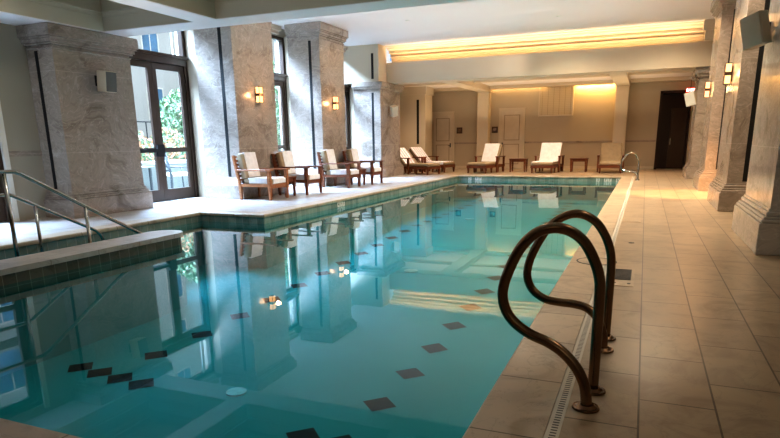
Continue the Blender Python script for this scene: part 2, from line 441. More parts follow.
# marble dado strip and baseboard at the end wall / left wall
w = MB()
for a_, b_ in ((-9.85, -8.94), (-7.85, -6.73), (-6.24, -5.88), (-4.75, -1.23), (-.74, D0-.02)): w.box(a_, b_, BY-.03, BY, 1.07, 1.14)
w.box(D1+.02, RX, BY-.03, BY, 1.07, 1.13)
w.box(WX, WX+.025, 6.9, 7.62, 1.08, 1.17); w.box(WX, WX+.02, 11.6, 11.65, 1.08, 1.17)
struct(w.build('trim_3', 'marble'), 'marble strip course along the walls', 'trim')
w = MB()
for a_, b_ in ((-9.85, -8.94), (-7.85, -6.73), (-6.24, -5.88), (-4.75, -1.23), (-.74, D0-.02)): w.box(a_, b_, BY-.02, BY, 0, .12)
w.box(D1+.02, RX, BY-.02, BY, 0, .12)
struct(w.build('baseboard_back', 'trim'), 'cream baseboard on the end wall', 'baseboard')

# ceiling
c = MB(); CH = 4.4
c.box(-10.15, RX+.3, 8.55, 20.9, CH, CH+.2)
c.box(-10.15, RX+.3, 20.5, BY+.3, 3.42, 3.5)
struct(c.build('ceiling', 'ceil'), 'flat white ceiling over the pool', 'ceiling')
# near coffered ceiling at 3.2
COF = [(-9.05,-7.05,3.4,8.55), (-6.6,-3.6,3.4,8.55), (-3.15,-.35,3.4,8.55), (.1,2.5,3.4,8.55)]
s_ = MB()
xs = [-9.85]+[v for q in COF for v in q[:2]]+[RX]
for k in range(0, len(xs), 2): s_.box(xs[k], xs[k+1], 3.4, 8.55, 3.2, 4.0)
s_.box(-9.85, RX, 8.55, 9.1, 3.2, CH); s_.box(-9.85, RX, -3, 3.4, 3.2, 4.0)
struct(s_.build('trim_4', 'soffit'), 'boxed beams of the low coffered ceiling', 'beam')
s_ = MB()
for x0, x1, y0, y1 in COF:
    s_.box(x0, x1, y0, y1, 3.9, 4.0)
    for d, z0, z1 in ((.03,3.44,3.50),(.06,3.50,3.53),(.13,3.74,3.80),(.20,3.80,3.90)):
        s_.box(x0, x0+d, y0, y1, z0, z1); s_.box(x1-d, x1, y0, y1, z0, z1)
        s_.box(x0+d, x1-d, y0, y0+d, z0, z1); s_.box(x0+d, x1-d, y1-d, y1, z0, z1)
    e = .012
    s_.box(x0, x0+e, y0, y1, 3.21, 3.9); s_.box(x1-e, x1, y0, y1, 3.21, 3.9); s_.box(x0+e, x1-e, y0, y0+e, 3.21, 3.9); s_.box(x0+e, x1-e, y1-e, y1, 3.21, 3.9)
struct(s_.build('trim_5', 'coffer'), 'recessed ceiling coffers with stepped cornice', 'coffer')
# far beam, cove and crown
s_ = MB(); s_.box(-8.6, RX, 20.2, 20.9, 3.2, 3.42)
s_.box(-9.85, -8.6, 20.2, 20.9, 3.2, 3.42)
s_.box(-9.85, RX, 20.2, 20.28, 3.42, 3.87); s_.box(-9.85, RX, 20.28, 20.9, 3.42, 3.70)
struct(s_.build('trim_6', 'trim'), 'cream beam spanning the hall under the lit cove', 'beam')
s_ = MB()
prof = [(20.78,3.70),(20.78,3.98),(20.74,4.0),(20.74,4.08),(20.60,4.09),(20.60,4.12),(20.68,4.13),(20.64,4.20),(20.50,4.21),(20.50,4.25),(20.52,4.29),(20.36,4.33),(20.33,4.37),(20.1,4.385),(20.1,4.4),(20.9,4.4),(20.9,3.7)]
for xa, xb in ((-8.55, RX),):
    A = [s_.bm.verts.new((xa, p[0], p[1])) for p in prof]; B = [s_.bm.verts.new((xb, p[0], p[1])) for p in prof]
    m = len(prof)
    for k in range(m): s_.bm.faces.new((A[k], A[(k+1)%m], B[(k+1)%m], B[k]))
    s_.bm.faces.new(A); s_.bm.faces.new(B[::-1])
bmesh.ops.recalc_face_normals(s_.bm, faces=s_.bm.faces[:])
struct(s_.build('trim_7', 'trim'), 'stepped crown moulding above the lit cove', 'moulding')
s_ = MB(); s_.box(-8.5, 1.25, 20.44, 20.50, 3.71, 3.73); struct(s_.build('trim_8', 'cove_strip'), 'warm light strip in the cove', 'light strip')
# cream pier above column and frieze between columns on left wall
s_ = MB(); s_.box(-9.85, -8.52, 19.5, 20.2, 3.2, 4.4)
s_.box(-9.4, RX, 20.9, 21.0, 3.36, 3.42)
for ya, yb in ((13.1, 15.4), (16.9, 19.5), (9.1, 11.5)):
    s_.box(WX, WX+.10, ya, yb, 4.20, 4.28); s_.box(WX, WX+.18, ya, yb, 4.28, 4.4)
s_.box(1.30, 1.75, 19.9, 20.2, 3.87, 4.4); s_.box(1.24, 1.8, 19.84, 20.2, 4.12, 4.4)
# window reveals beside columns
for ya in (11.6, 15.8, 19.95): s_.box(-9.95, -9.40, ya, ya+.25, 0, 4.2)
for ya in (12.95, 16.75): s_.box(-9.95, -9.40, ya, ya+.25, 0, 4.2)
struct(s_.build('trim_9', 'trim'), 'cream pilaster returns and frieze on the window side', 'trim')
MB().box(-8.78, -8.70, 19.485, 19.52, 3.3, 4.12).build('trim_10', 'black'); struct(bpy.data.objects['trim_10'], 'dark slot in the cream pier over the fourth left column', 'trim')
# end bay: pilasters, beams, soffit mouldings
s_ = MB()
for xa, xb in ((-6.72, -6.25), (-1.22, -.75)):
    s_.box(xa, xb, 25.85, BY, 0, 3.2); s_.box(xa-.02, xb+.02, 20.9, BY, 3.2, 3.42)
    s_.box(xa-.05, xb+.05, 20.9, BY, 3.36, 3.42)
for xa, xb in ((-9.85, -6.74), (-6.23, -1.24), (-.73, RX)):
    s_.box(xa, xb, 25.75, BY-.14 if xa == -6.23 else BY, 3.30, 3.42); s_.box(xa, xb, 23.2, 23.45, 3.34, 3.42)
struct(s_.build('trim_11', 'trim'), 'cream pilasters and dropped beams of the far bay', 'trim')
# freestanding cream pier with slot at far left
s_ = MB(); s_.box(-9.85, -8.6, 24.5, 25.4, 0, 3.42); s_.box(-9.85,-8.55,24.45,25.45,3.1,3.42); pr_ = s_.build('trim_12', 'trim'); struct(pr_, 'cream pier with dark slot beside the far loungers', 'pier')
struct(MB().box(-8.98, -8.88, 24.485, 24.51, 1.1, 2.9).build('slot', 'black', pr_))

# ------------------------------------------------------------------ windows (glazed doors with transoms)
def glazed(name, y0, y1, head, label, transom=True, leaves=2):
    root = struct(bpy.data.objects.new(name, None), label, 'window'); COL.objects.link(root); root.location = (-9.93, (y0+y1)/2, 0)
    W = (y1-y0)/2; X0, X1 = -.06, .06
    m = MB(); top = 3.02 if transom else head
    m.box(X0, X1, -W, -W+.09, 0, head); m.box(X0, X1, W-.09, W, 0, head); m.box(X0, X1, -W+.09, W-.09, head-.08, head)
    if transom: m.box(X0-.02, X1+.05, -W+.09, W-.09, 2.96, 3.10); m.box(X0, X1+.09, -W+.02, W-.02, 3.10, 3.16)
    struct(m.build('frame', 'frame', root))
    top = 2.96 if transom else head-.08
    span = (2*W-.18)/leaves
    for k in range(leaves):
        a = -W+.09+k*span+.004; b = a+span-.008
        l = MB(); l.box(-.03,.03,a,a+.12,0.01,top); l.box(-.03,.03,b-.12,b,0.01,top)
        l.box(-.03,.03,a+.12,b-.12,0.01,.26); l.box(-.03,.03,a+.12,b-.12,top-.13,top); l.box(-.03,.03,a+.12,b-.12,1.07,1.17)
        lf = l.build('leaf', 'frame', root); struct(lf)
        for z0, z1 in ((.26, 1.09), (1.15, top-.13)):
            struct(MB().box(-.004,.004,a+.12,b-.12,z0,z1).build('pane', 'glass', lf))
        if k < leaves-1 or leaves == 1:
            h = MB(); h.box(.03,.08,b-.11,b+.11,.98,1.24); h.box(.05,.10,a+.12,b-.11,1.08,1.15); h.build('push_bar', 'black', lf)
    if transom:
        struct(MB().box(-.004,.004,-W+.09,W-.09,3.16,head-.08).build('pane', 'glass', root))
        m = MB(); m.box(-.02,.02,W-.36,W-.33,3.16,head-.08); struct(m.build('mullion', 'white', root))
    return root
glazed('window_1', 4.9, 6.88, 3.02, 'bronze framed glass doors at the left edge', False)
glazed('window_2', 9.42, 11.6, 4.17, 'tall bronze double glass doors between first and second left columns')
glazed('window_3', 13.2, 15.8, 4.17, 'tall bronze window behind the second left column')
glazed('window_4', 17.0, 19.95, 4.17, 'tall bronze window behind the third left column')
# pale slim jamb trim beside the first window
struct(MB().box(WX, WX+.05, 6.86, 6.95, 0, 3.1).build('trim_13', 'white'), 'pale jamb strip of the left edge window', 'trim')

# ------------------------------------------------------------------ columns
def column(x0, x1, y0, y1, cap_z0, cap_z1, label, slot, side=1, mat='marble', wallx=None, slotz=(.5, None), basez=.32, group=None):
    """side=+1: pool face at x1; side=-1: pool face at x0 (right-hand columns)"""
    r = thing('marble_column', label, 'column', ((x0+x1)/2, (y0+y1)/2, 0), group=group)
    cx, cy = (x0+x1)/2, (y0+y1)/2
    def bx(m, g, z0, z1, bev=0.0):
        a, b = (x0-cx, x1-cx); gl, grr = (0, g) if side > 0 else (g, 0)
        m.box(a-gl, b+grr, y0-cy-g, y1-cy+g, z0, z1, None, bev)
    m = MB(); bx(m, 0, basez+.15, cap_z0); m.build('shaft', mat, r)
    m = MB(); bx(m, .10, 0, basez, .006); bx(m, .085, basez, basez+.04, .012); bx(m, .065, basez+.04, basez+.07, .008); bx(m, .04, basez+.07, basez+.12, .012); bx(m, .015, basez+.12, basez+.15, .004)
    m.build('base', mat, r)
    H_ = cap_z1-cap_z0; m = MB()
    for a, b, g in ((0,.08,.02),(.08,.18,.0),(.18,.26,.045),(.26,.42,.075),(.42,.50,.10),(.50,1,.125)):
        bx(m, g, cap_z0+H_*a, cap_z0+H_*b, .006)
    m.build('capital', mat, r)
    a, b = slot
    MB().box(a-cx, b-cx, y0-cy-.006, y0-cy+.03, slotz[0], slotz[1] or cap_z0-.05).build('slot', 'black', r)
    return r
LG, RG = 'marble columns on the window side', 'marble columns on the right side'
column(-9.84, -9.22, 7.58, 9.25, 2.82, 3.195, 'wide marble column with wall speaker left of the glass doors', (-9.64, -9.57), slotz=(.50, 2.80))
column(-9.45, -8.45, 11.42, 13.0, 4.0, 4.395, 'tall marble column behind the nearest armchair', (-8.80, -8.72))
column(-9.45, -8.45, 15.32, 16.78, 4.0, 4.395, 'tall marble column behind the third and fourth armchairs', (-8.79, -8.71))
column(-9.45, -8.45, 19.45, 21.25, 2.9, 3.195, 'marble column with tilted speaker beside the far loungers', (-8.77, -8.69))
column(1.29, 2.3, 7.45, 9.24, 4.0, 4.395, 'nearest right column of pale marble carrying the big speaker', (1.56, 1.64), -1, mat='marble_pale', basez=.34)
column(1.33, 2.3, 11.68, 13.4, 4.0, 4.395, 'second right column with black slot and amber sconce', (1.56, 1.66), -1, basez=.32)
column(1.33, 2.3, 15.98, 17.5, 4.0, 4.395, 'third right column glowing orange on its near face', (1.56, 1.64), -1, basez=.32)
column(1.30, 2.3, 20.45, 21.9, 2.85, 3.195, 'farthest right column next to the dark doorway', (1.56, 1.64), -1, basez=.30)

# ------------------------------------------------------------------ sconces and speakers
def sconce(x, y, z, side, label, dz=.36):
    r = thing('wall_sconce', label, 'sconce', (x, y, z), 0 if side > 0 else PI, 'amber wall sconces on the marble columns')
    MB().box(0, .02, -.075, .075, -.13, .13).build('backplate', 'bronze', r)
    m = MB(); m.box(.02, .13, -.085, .085, -.03, .03, None, .005); m.box(.02,.125,-.08,.08,.17,.18); m.box(.02,.125,-.08,.08,-.18,-.17)
    for yy in (-.08, .07): m.box(.115, .125, yy, yy+.01, -.17, .17)
    m.build('band', 'frame', r)
    for z0, z1 in ((.032, .168), (-.168, -.032)): MB().box(.025, .112, -.07, .07, z0, z1).build('glass_shade', 'sconce_glass', r)
    L = bpy.data.lights.new('sconce_lamp', 'POINT'); L.energy = 8; L.color = (1, .50, .20); L.shadow_soft_size = .06
    o = bpy.data.objects.new('sconce_lamp', L); COL.objects.link(o); o.parent = r; o.location = (.24, 0, 0)
    return r
sconce(-8.45, 12.24, 2.33, 1, 'lit amber sconce on the second left column')
sconce(-8.45, 16.05, 2.33, 1, 'lit amber sconce on the third left column')
sconce(1.33, 12.75, 2.33, -1, 'lit amber sconce on the second right column')
sconce(1.33, 16.75, 2.33, -1, 'lit amber sconce on the third right column')
def speaker(x, y, z, rz, tilt, w_, h_, d_, label, grille='plastic', arm=.12, roll=0.0):
    r = thing('wall_speaker', label, 'speaker', (x, y, z), rz)
    mt = Matrix.Rotation(tilt, 4, 'Y') @ Matrix.Rotation(roll, 4, 'X')
    MB().box(arm, arm+d_, -w_/2, w_/2, -h_/2, h_/2, mt, .012, 2).build('cabinet', 'plastic', r)
    MB().box(arm+d_, arm+d_+.008, -w_/2+.012, w_/2-.012, -h_/2+.012, h_/2-.012, mt).build('grille', grille, r)
    m = MB(); m.box(0, .012, -.05, .05, -.09, .09); m.bar((0,0,0), (arm+.02,0,0), .03, .03); m.build('bracket', 'black', r)
    return r
speaker(-9.22, 8.42, 2.37, .05, .10, .26, .36, .20, 'small pale speaker with grey grille on the first left column', 'grille')
speaker(-8.45, 20.35, 2.33, -.6, .3, .24, .36, .20, 'small white speaker tilted on the fourth left column', roll=.22)
speaker(1.29, 8.98, 2.50, PI+.75, .10, .28, .38, .14, 'large pale speaker on a black bracket high on nearest right column', 'plastic', .17, .20)
speaker(1.30, 20.9, 2.40, PI+1.0, .2, .32, .40, .22, 'white speaker tilted on the farthest right column', 'white', roll=.2)
ex = thing('exit_sign', 'red lit exit sign above the dark doorway', 'sign', (1.40, 25.9, 2.93))
MB().box(-.15, .15, -.02, .02, -.08, .08).build('housing', 'exit', ex)
MB().box(-.01, .01, -.01, .01, .08, .49).build('stem', 'greymetal', ex)
def text(s, size, name, mat, parent, loc, rot, ext=.001):
    c = bpy.data.curves.new(name, 'FONT'); c.body = s; c.size = size; c.align_x = 'CENTER'; c.align_y = 'CENTER'; c.extrude = ext
    o = bpy.data.objects.new(name, c); COL.objects.link(o)
    dg = bpy.context.evaluated_depsgraph_get(); me = bpy.data.meshes.new_from_object(o.evaluated_get(dg)); bpy.data.objects.remove(o)
    o = bpy.data.objects.new(name, me); me.materials.clear(); me.materials.append(M[mat]); COL.objects.link(o)
    o.parent = parent; o.location = loc; o.rotation_euler = rot; return o
text('EXIT', .14, 'lettering', 'exit_white', ex, (0, -.024, 0), (PI/2, 0, 0))

# depth markers on the tile band (white tiles with black characters)
def marker(chars, loc, rz, label, sp=.155):
    r = thing('depth_marker', label, 'marker', loc, rz, 'pool depth markers')
    n = len(chars)
    for k, ch in enumerate(chars):
        if ch == ' ': continue
        x = (k-(n-1)/2)*sp*.8
        MB().box(x-.055, x+.055, -.006, 0, -.055, .055).build('tile', 'whitetile', r)
        text(ch, .12, 'character', 'ink', r, (x, -.008, 0), (PI/2, 0, 0))
    return r
marker('4FT', (-6.195, 11.95, -.11), PI/2, 'white depth marker tiles on the left pool side')
marker('3 FT', (-5.55, 21.195, -.11), 0, 'white depth marker tiles at the far end nearer the left corner')
marker('3 FT 6', (-1.05, 21.195, -.11), 0, 'white depth marker tiles at the far end near the right corner')

# ------------------------------------------------------------------ handrails
def rail_thing(name, label, path, posts, r, mat, loc=(0,0,0), flz=None):
    t_ = thing(name, label, 'rail', loc)
    MB().tube(path, r).build('rail', mat, t_, None)
    for p, q in posts: MB().tube([p, q], r*.95).build('post', mat, t_)
    return t_
SP = smoothpath
ra = rail_thing('handrail', 'taller stainless handrail descending the pool steps next to the low wall',
    SP([(0,-1.9,.955),(0,-1.2,.955),(0,-.16,.965),(0,.0,.945),(0,.14,.875),(0,.9,.45),(0,1.78,-.04),(0,2.2,-.30),(0,2.3,-.5)], 5),
    [((0,-.165,.95), (0,-.165,-.42)), ((0,.865,.46), (0,.865,-.80))], .024, 'steel', (-6.75, 4.85, 0))
rb = rail_thing('handrail', 'lower stainless handrail descending the pool steps nearer the deck',
    SP([(0,-2.0,.66),(0,-1.0,.66),(0,-.1,.665),(0,.02,.65),(0,.12,.605),(0,.6,.36),(0,1.1,.10),(0,1.24,.02),(0,1.31,-.07),(0,1.33,-.2),(0,1.33,-.7)], 5),
    [((0,.33,.50), (0,.33,-.62))], .022, 'steel', (-7.32, 5.1, 0))
# grab rails (pretzel shape: the return leg lands in front of the post)
GP_NEAR = [(0,0,0),(0,0,.25),(0,0,.50),(-.006,-.002,.585),(-.032,-.006,.668),(-.083,-.024,.762),(-.144,-.044,.815),(-.216,-.064,.834),(-.297,-.084,.814),(-.367,-.104,.745),(-.42,-.114,.634),(-.449,-.124,.522),
           (-.433,-.134,.434),(-.384,-.144,.369),(-.302,-.154,.319),(-.213,-.164,.290),(-.139,-.174,.250),(-.074,-.190,.190),(-.030,-.208,.115),(-.015,-.22,.04),(-.015,-.22,0)]
GP_FAR = [(0,0,0),(0,0,.22),(0,0,.44),(-.010,-.003,.56),(-.050,-.014,.669),(-.113,-.034,.756),(-.201,-.054,.798),(-.287,-.074,.785),(-.372,-.094,.722),(-.439,-.104,.613),(-.486,-.114,.49),
          (-.492,-.124,.394),(-.452,-.134,.314),(-.371,-.154,.268),(-.278,-.164,.258),(-.187,-.174,.256),(-.110,-.190,.240),(-.045,-.215,.185),(-.010,-.235,.10),(-.003,-.24,.03),(-.003,-.24,0)]
def grab(loc, label, path, mat='bronze'):
    t_ = thing('grab_rail', label, 'grab rail', loc)
    MB().tube(SP(path, 5), .0262, 18).build('tube', mat, t_)
    for p in (path[0], path[-1]):
        m = MB(); m.cyl(p, .064, .060, .003, .012, 32); m.cyl(p, .050, .036, .012, .024, 32); m.build('flange', mat, t_)
    return t_
grab((-.146, 2.984, 0), 'nearest curved bronze grab rail at the pool edge', GP_NEAR)
grab((-.134, 3.874, 0), 'second curved bronze grab rail just behind the nearest one', GP_FAR)
grab((-.13, 19.75, 0), 'distant pale steel grab rail at the far right pool corner', GP_FAR, 'steel')

# ------------------------------------------------------------------ furniture
def rbox(m, x0, x1, y0, y1, z0, z1, r=.03, mat=None): m.box(x0, x1, y0, y1, z0, z1, mat, r, 3)
def armchair(label, wmat, loc, rz):
    t_ = thing('armchair', label, 'armchair', loc, rz, 'wooden armchairs along the window side')
    D, W = .42, .345
    for sy in (-1, 1):
        m = MB(); m.taper(D-.035, sy*W, 0, .27, .048, .078); m.box(D-.074, D+.004, sy*W-.036, sy*W+.036, .27, .64); m.build('leg', wmat, t_)
        m = MB(); m.taper(-D+.03, sy*W, 0, .27, .048, .072)
        m.hexa([(-D-.006, sy*W-.03, .27), (-D+.066, sy*W-.03, .27), (-D+.066, sy*W+.03, .27), (-D-.006, sy*W+.03, .27)],
               [(-D-.14, sy*W-.03, .98), (-D-.09, sy*W-.03, .98), (-D-.09, sy*W+.03, .98), (-D-.14, sy*W+.03, .98)]); m.build('leg', wmat, t_)
        MB().box(-D-.06, D+.05, sy*W-.05, sy*W+.05, .64, .672, None, .006).build('armrest', wmat, t_)
        MB().box(-D+.06, D-.07, sy*W-.02, sy*W+.02, .29, .355).build('side_rail', wmat, t_)
    MB().box(D-.055, D-.015, -W+.03, W-.03, .26, .35).build('front_rail', wmat, t_)
    m = MB()
    for k in range(7):
        z = .42+k*.083; x = -D-.02-(z-.27)*.155
        m.box(x-.008, x+.014, -W+.03, W-.03, z, z+.045)
    m.build('back_slats', wmat, t_)
    m = MB(); rbox(m, -D+.08, D-.0, -W+.05, W-.05, .345, .465, .04); m.build('seat_cushion', 'taupe', t_, smooth=True)
    rot = Matrix.Translation((-D+.10, 0, .46)) @ Matrix.Rotation(-.20, 4, 'Y')
    m = MB(); rbox(m, -.07, .07, -W+.05, W-.05, 0, .56, .04, rot); m.build('back_cushion', 'taupe', t_, smooth=True)
    # towels draped over back and seat
    m = MB(); rbox(m, .066, .086, -.19, .24, .02, .575, .008, rot); rbox(m, -.085, .086, -.19, .24, .555, .580, .008, rot); rbox(m, -.088, -.068, -.19, .24, .25, .575, .008, rot)
    m.build('back_towel', 'towel', t_, smooth=True)
    m = MB(); rbox(m, -D+.20, D-.06, -W+.045, W-.045, .455, .485, .012); rbox(m, -D+.24, D-.10, -W+.028, -W+.05, .36, .485, .008); rbox(m, -D+.24, D-.10, W-.05, W-.028, .36, .485, .008)
    rbox(m, D-.02, D+.012, -W+.10, W-.10, .36, .47, .01); m.build('seat_towel', 'towel', t_, smooth=True)
    return t_
CG = 'wooden armchairs along the window side'
c0 = armchair('nearest wooden armchair, golden brown, in front of the second left column', 'wood_light', (-7.96, 11.58, 0), 0)
c1 = armchair('second wooden armchair from the left, beside the first small table', 'wood', (-7.86, 13.0, 0), 0)
dup(c1, (-7.84, 15.22, 0), 0, 'third wooden armchair from the left, at the third column', CG)
dup(c1, (-7.76, 16.62, 0), 0, 'fourth wooden armchair, farthest of the row on the window side', CG)

def side_table(label, loc, w_=.52, d_=.5, h_=.50, group='low wooden side tables'):
    t_ = thing('side_table', label, 'side table', loc, 0, group)
    MB().box(-w_/2-.03, w_/2+.03, -d_/2-.02, d_/2+.02, h_-.035, h_, None, .006).build('tabletop', 'wood', t_)
    m = MB()
    for s in (-1, 1): m.box(-w_/2+.02, w_/2-.02, s*(d_/2-.03)-.012, s*(d_/2-.03)+.012, h_-.12, h_-.035); m.box(s*(w_/2-.03)-.012, s*(w_/2-.03)+.012, -d_/2+.04, d_/2-.04, h_-.12, h_-.035)
    m.build('apron', 'wood', t_)
    for sx in (-1, 1):
        for sy in (-1, 1): MB().taper(sx*(w_/2-.025), sy*(d_/2-.025), 0, h_-.035, .042, .078).build('leg', 'wood', t_)
    return t_
side_table('low wooden side table between the first two armchairs', (-7.90, 12.26, 0), .46, .42, .46)
side_table('low wooden side table between the last two armchairs of the row', (-7.76, 15.92, 0), .46, .42, .46)
side_table('low wooden side table between the white-towelled loungers at the end wall', (-4.52, 23.9, 0), .60, .5, .51)
side_table('low wooden side table beside the bare taupe lounger', (-2.27, 24.1, 0), .58, .5, .51)

def lounger(label, loc, rz, towel='towel', full=False, ang=62):
    """foot end towards local -y"""
    t_ = thing('chaise_lounge', label, 'lounger', loc, rz, 'wooden chaise lounges at the far end')
    W = .39
    for sx in (-1, 1):
        for y_ in (-.84, -.30, .32, .80): MB().taper(sx*(W-.03), y_, 0, .20, .045, .07).build('leg', 'wood', t_)
        MB().box(sx*W-.025, sx*W+.025, -.88, .86, .19, .29).build('side_rail', 'wood', t_)
        m = MB(); m.taper(sx*(W+.055), .02, .0, .58, .05, .07); m.build('arm_post', 'wood', t_)
        m = MB(); m.taper(sx*(W+.055), .66, .0, .58, .05, .07); m.build('arm_post', 'wood', t_)
        MB().box(sx*(W+.055)-.045, sx*(W+.055)+.045, -.06, .74, .58, .612, None, .006).build('armrest', 'wood', t_)
    m = MB(); m.box(-W+.02, W-.02, -.88, -.83, .19, .29); m.box(-W+.02, W-.02, .82, .86, .19, .29)
    for k in range(9): m.box(-W+.02, W-.02, -.78+k*.16, -.70+k*.16, .265, .285)
    m.build('slat_base', 'wood', t_)
    m = MB(); rbox(m, -W+.01, W-.01, -.89, .30, .29, .40, .04); m.build('mattress', 'taupe', t_, smooth=True)
    rot = Matrix.Translation((0, .27, .34)) @ Matrix.Rotation(math.radians(ang), 4, 'X')
    m = MB(); rbox(m, -W+.01, W-.01, 0, .80, -.05, .05, .04, rot); m.build('back_cushion', 'taupe', t_, smooth=True)
    m = MB(); m.box(-W+.03, W-.03, .02, .78, -.085, -.055, rot); m.build('back_frame', 'wood', t_)
    if towel:
        m = MB(); rbox(m, -W+.06 if not full else -W, W-.10 if not full else W, .02, .815, .048, .066, .008, rot)
        rbox(m, -W+.06 if not full else -W, W-.10 if not full else W, .80, .82, -.07, .066, .008, rot); m.build('back_towel', towel, t_, smooth=True)
        if full:
            m = MB(); rbox(m, -W, W, -.80, .28, .395, .42, .01); rbox(m, -W-.012, -W+.012, -.80, .25, .31, .42, .008); m.build('seat_towel', towel, t_, smooth=True)
    return t_
lounger('chaise lounge with striped towel nearest the fourth left column', (-8.10, 21.98, 0), math.radians(72), 'striped', False, 47)
lounger('chaise lounge with striped towel behind the one by the column', (-8.00, 23.55, 0), math.radians(76), 'striped', True, 47)
lounger('turned chaise lounge with white back towel left of the side tables', (-5.70, 23.45, 0), math.radians(-11), 'towel')
lounger('chaise lounge fully covered by white towel between the side tables', (-3.40, 23.75, 0), math.radians(-5), 'towel', True)
lounger('bare taupe chaise lounge at the right, without a towel', (-1.14, 24.05, 0), math.radians(3), None)

# ------------------------------------------------------------------ end wall things
def panel_door(name, x0, x1, h, label):
    r = struct(bpy.data.objects.new(name, None), label, 'door'); COL.objects.link(r); r.location = ((x0+x1)/2, BY, 0)
    W = (x1-x0)/2
    m = MB(); m.box(-W, -W+.10, -.05, 0, 0, h); m.box(W-.10, W, -.05, 0, 0, h); m.box(-W+.10, W-.10, -.05, 0, h-.10, h)
    m.box(-W-.02, W+.02, -.06, -.002, h, h+.03); struct(m.build('casing', 'trim', r))
    m = MB(); m.box(-W+.10, W-.10, -.025, -.001, .01, h-.10)
    pm = MB()
    for z0, z1 in ((.20, 1.05), (1.20, h-.25)):
        for a, b, c_, d in ((-W+.22, W-.22, z0, z0+.03), (-W+.22, W-.22, z1-.03, z1), (-W+.22, -W+.25, z0+.03, z1-.03), (W-.25, W-.22, z0+.03, z1-.03)):
            pm.box(a, b, -.045, -.025, c_, d)
    lf = m.build('panel_leaf', 'doorpaint', r); struct(lf); struct(pm.build('panel_moulding', 'groove', lf))
    h_ = MB(); h_.box(-.02, .02, -.09, -.025, -.09, .09); h_.bar((0,-.08,0), (-.10,-.08,0), .02, .02); o = h_.build('handle', 'greymetal', lf); 
    return r, o, W
r, hdl, W = panel_door('door_1', -8.93, -7.86, 2.44, 'cream panelled door behind the far left loungers'); hdl.location = (W-.17, 0, 1.02)
r, hdl, W = panel_door('door_2', -5.87, -4.76, 2.50, 'cream panelled door behind the turned lounger'); hdl.location = (-W+.17, 0, 1.02)
# dark doorway with inner door
dd = struct(bpy.data.objects.new('door_3', None), 'dark mahogany doorway at the right of the end wall', 'door'); COL.objects.link(dd)
m = MB(); m.box(D0, D0+.09, BY-.03, BY+.9, 0, DH); m.box(D1-.05, D1, BY-.02, BY+.9, 0, DH); m.box(D0, D1, BY-.03, BY+.9, DH-.09, DH); m.box(D0, D1, BY+.85, BY+.95, 0, DH)
m.box(D0+.09, D0+.45, BY+.75, BY+.85, 0, DH-.09)
struct(m.build('lining', 'darkwood', dd))
m = MB(); m.box(D0+.47, D1-.05, BY+.78, BY+.84, .02, 2.35)
for a, b, c_, d in ((D0+.55, D1-.1, 2.2, 2.23), (D0+.55, D1-.1, .25, .28), (D0+.55, D0+.58, .28, 2.2)): m.box(a, b, BY+.765, BY+.78, c_, d)
struct(m.build('panel_leaf', 'darkdoor', dd))
m = MB(); m.box(D0+.50, D0+.535, BY+.70, BY+.78, .95, 1.2); m.build('handle', 'steel', dd)
m = MB(); m.box(D0, D1, BY, BY+.95, -.1, .001); struct(m.build('threshold', 'deck', dd))
for x, lab in ((-7.63, 'small square bronze plaque right of the first panelled door'), (-6.05, 'small square bronze plaque left of the second panelled door')):
    p = thing('wall_plaque', lab, 'plaque', (x, BY, 1.65)); MB().box(-.13,.13,-.02,0,-.13,.13,None,.004).build('plate', 'signbrown', p); MB().box(-.07,.07,-.026,-.02,-.05,.07).build('raised_symbol', 'bronze', p)
# framed woven panel high on the wall
p = thing('framed_panel', 'framed woven panel hung high on the lit end wall', 'wall panel', (-3.53, BY, 2.75))
m = MB(); 
for a, b, c_, d in ((-.70,.70,-.60,-.55), (-.70,.70,.55,.60), (-.70,-.65,-.55,.55), (.65,.70,-.55,.55)): m.box(a, b, -.05, -.001, c_, d)
m.build('frame', 'trim', p)
def woven():
    t = NT('woven_reed'); v = t.geo(); s = t.n('ShaderNodeSeparateXYZ'); t.l(v, s.inputs[0])
    a = t.math('LESS_THAN', t.math('FRACT', t.math('MULTIPLY', s.outputs[0], 4.4)), .06)
    b = t.math('LESS_THAN', t.math('FRACT', t.math('MULTIPLY', s.outputs[2], 14)), .25)
    c = t.mix(t.math('MULTIPLY', b, .25), (.50,.41,.28,1), (.34,.26,.16,1)); c = t.mix(t.math('MULTIPLY', a, .6), c, (.18,.12,.06,1))
    t.bsdf(c, .8); return t.m
M['woven'] = woven()
MB().box(-.65, .65, -.02, -.001, -.55, .55).build('reed_mat', 'woven', p)

# recessed ceiling fixtures
for i, (x, y, lab) in enumerate(((-6.4, 11.6, 'small ceiling sprinkler dot nearest the near beam'), (-6.2, 16.2, 'small ceiling sprinkler dot toward the lit cove'), (-2.4, 17.5, 'small ceiling sprinkler dot above the right half of the pool'))):
    t_ = thing('sprinkler', lab, 'sprinkler', (x, y, CH)); MB().cyl((0,0), .05, .06, -.015, 0, 16).build('escutcheon', 'white', t_)

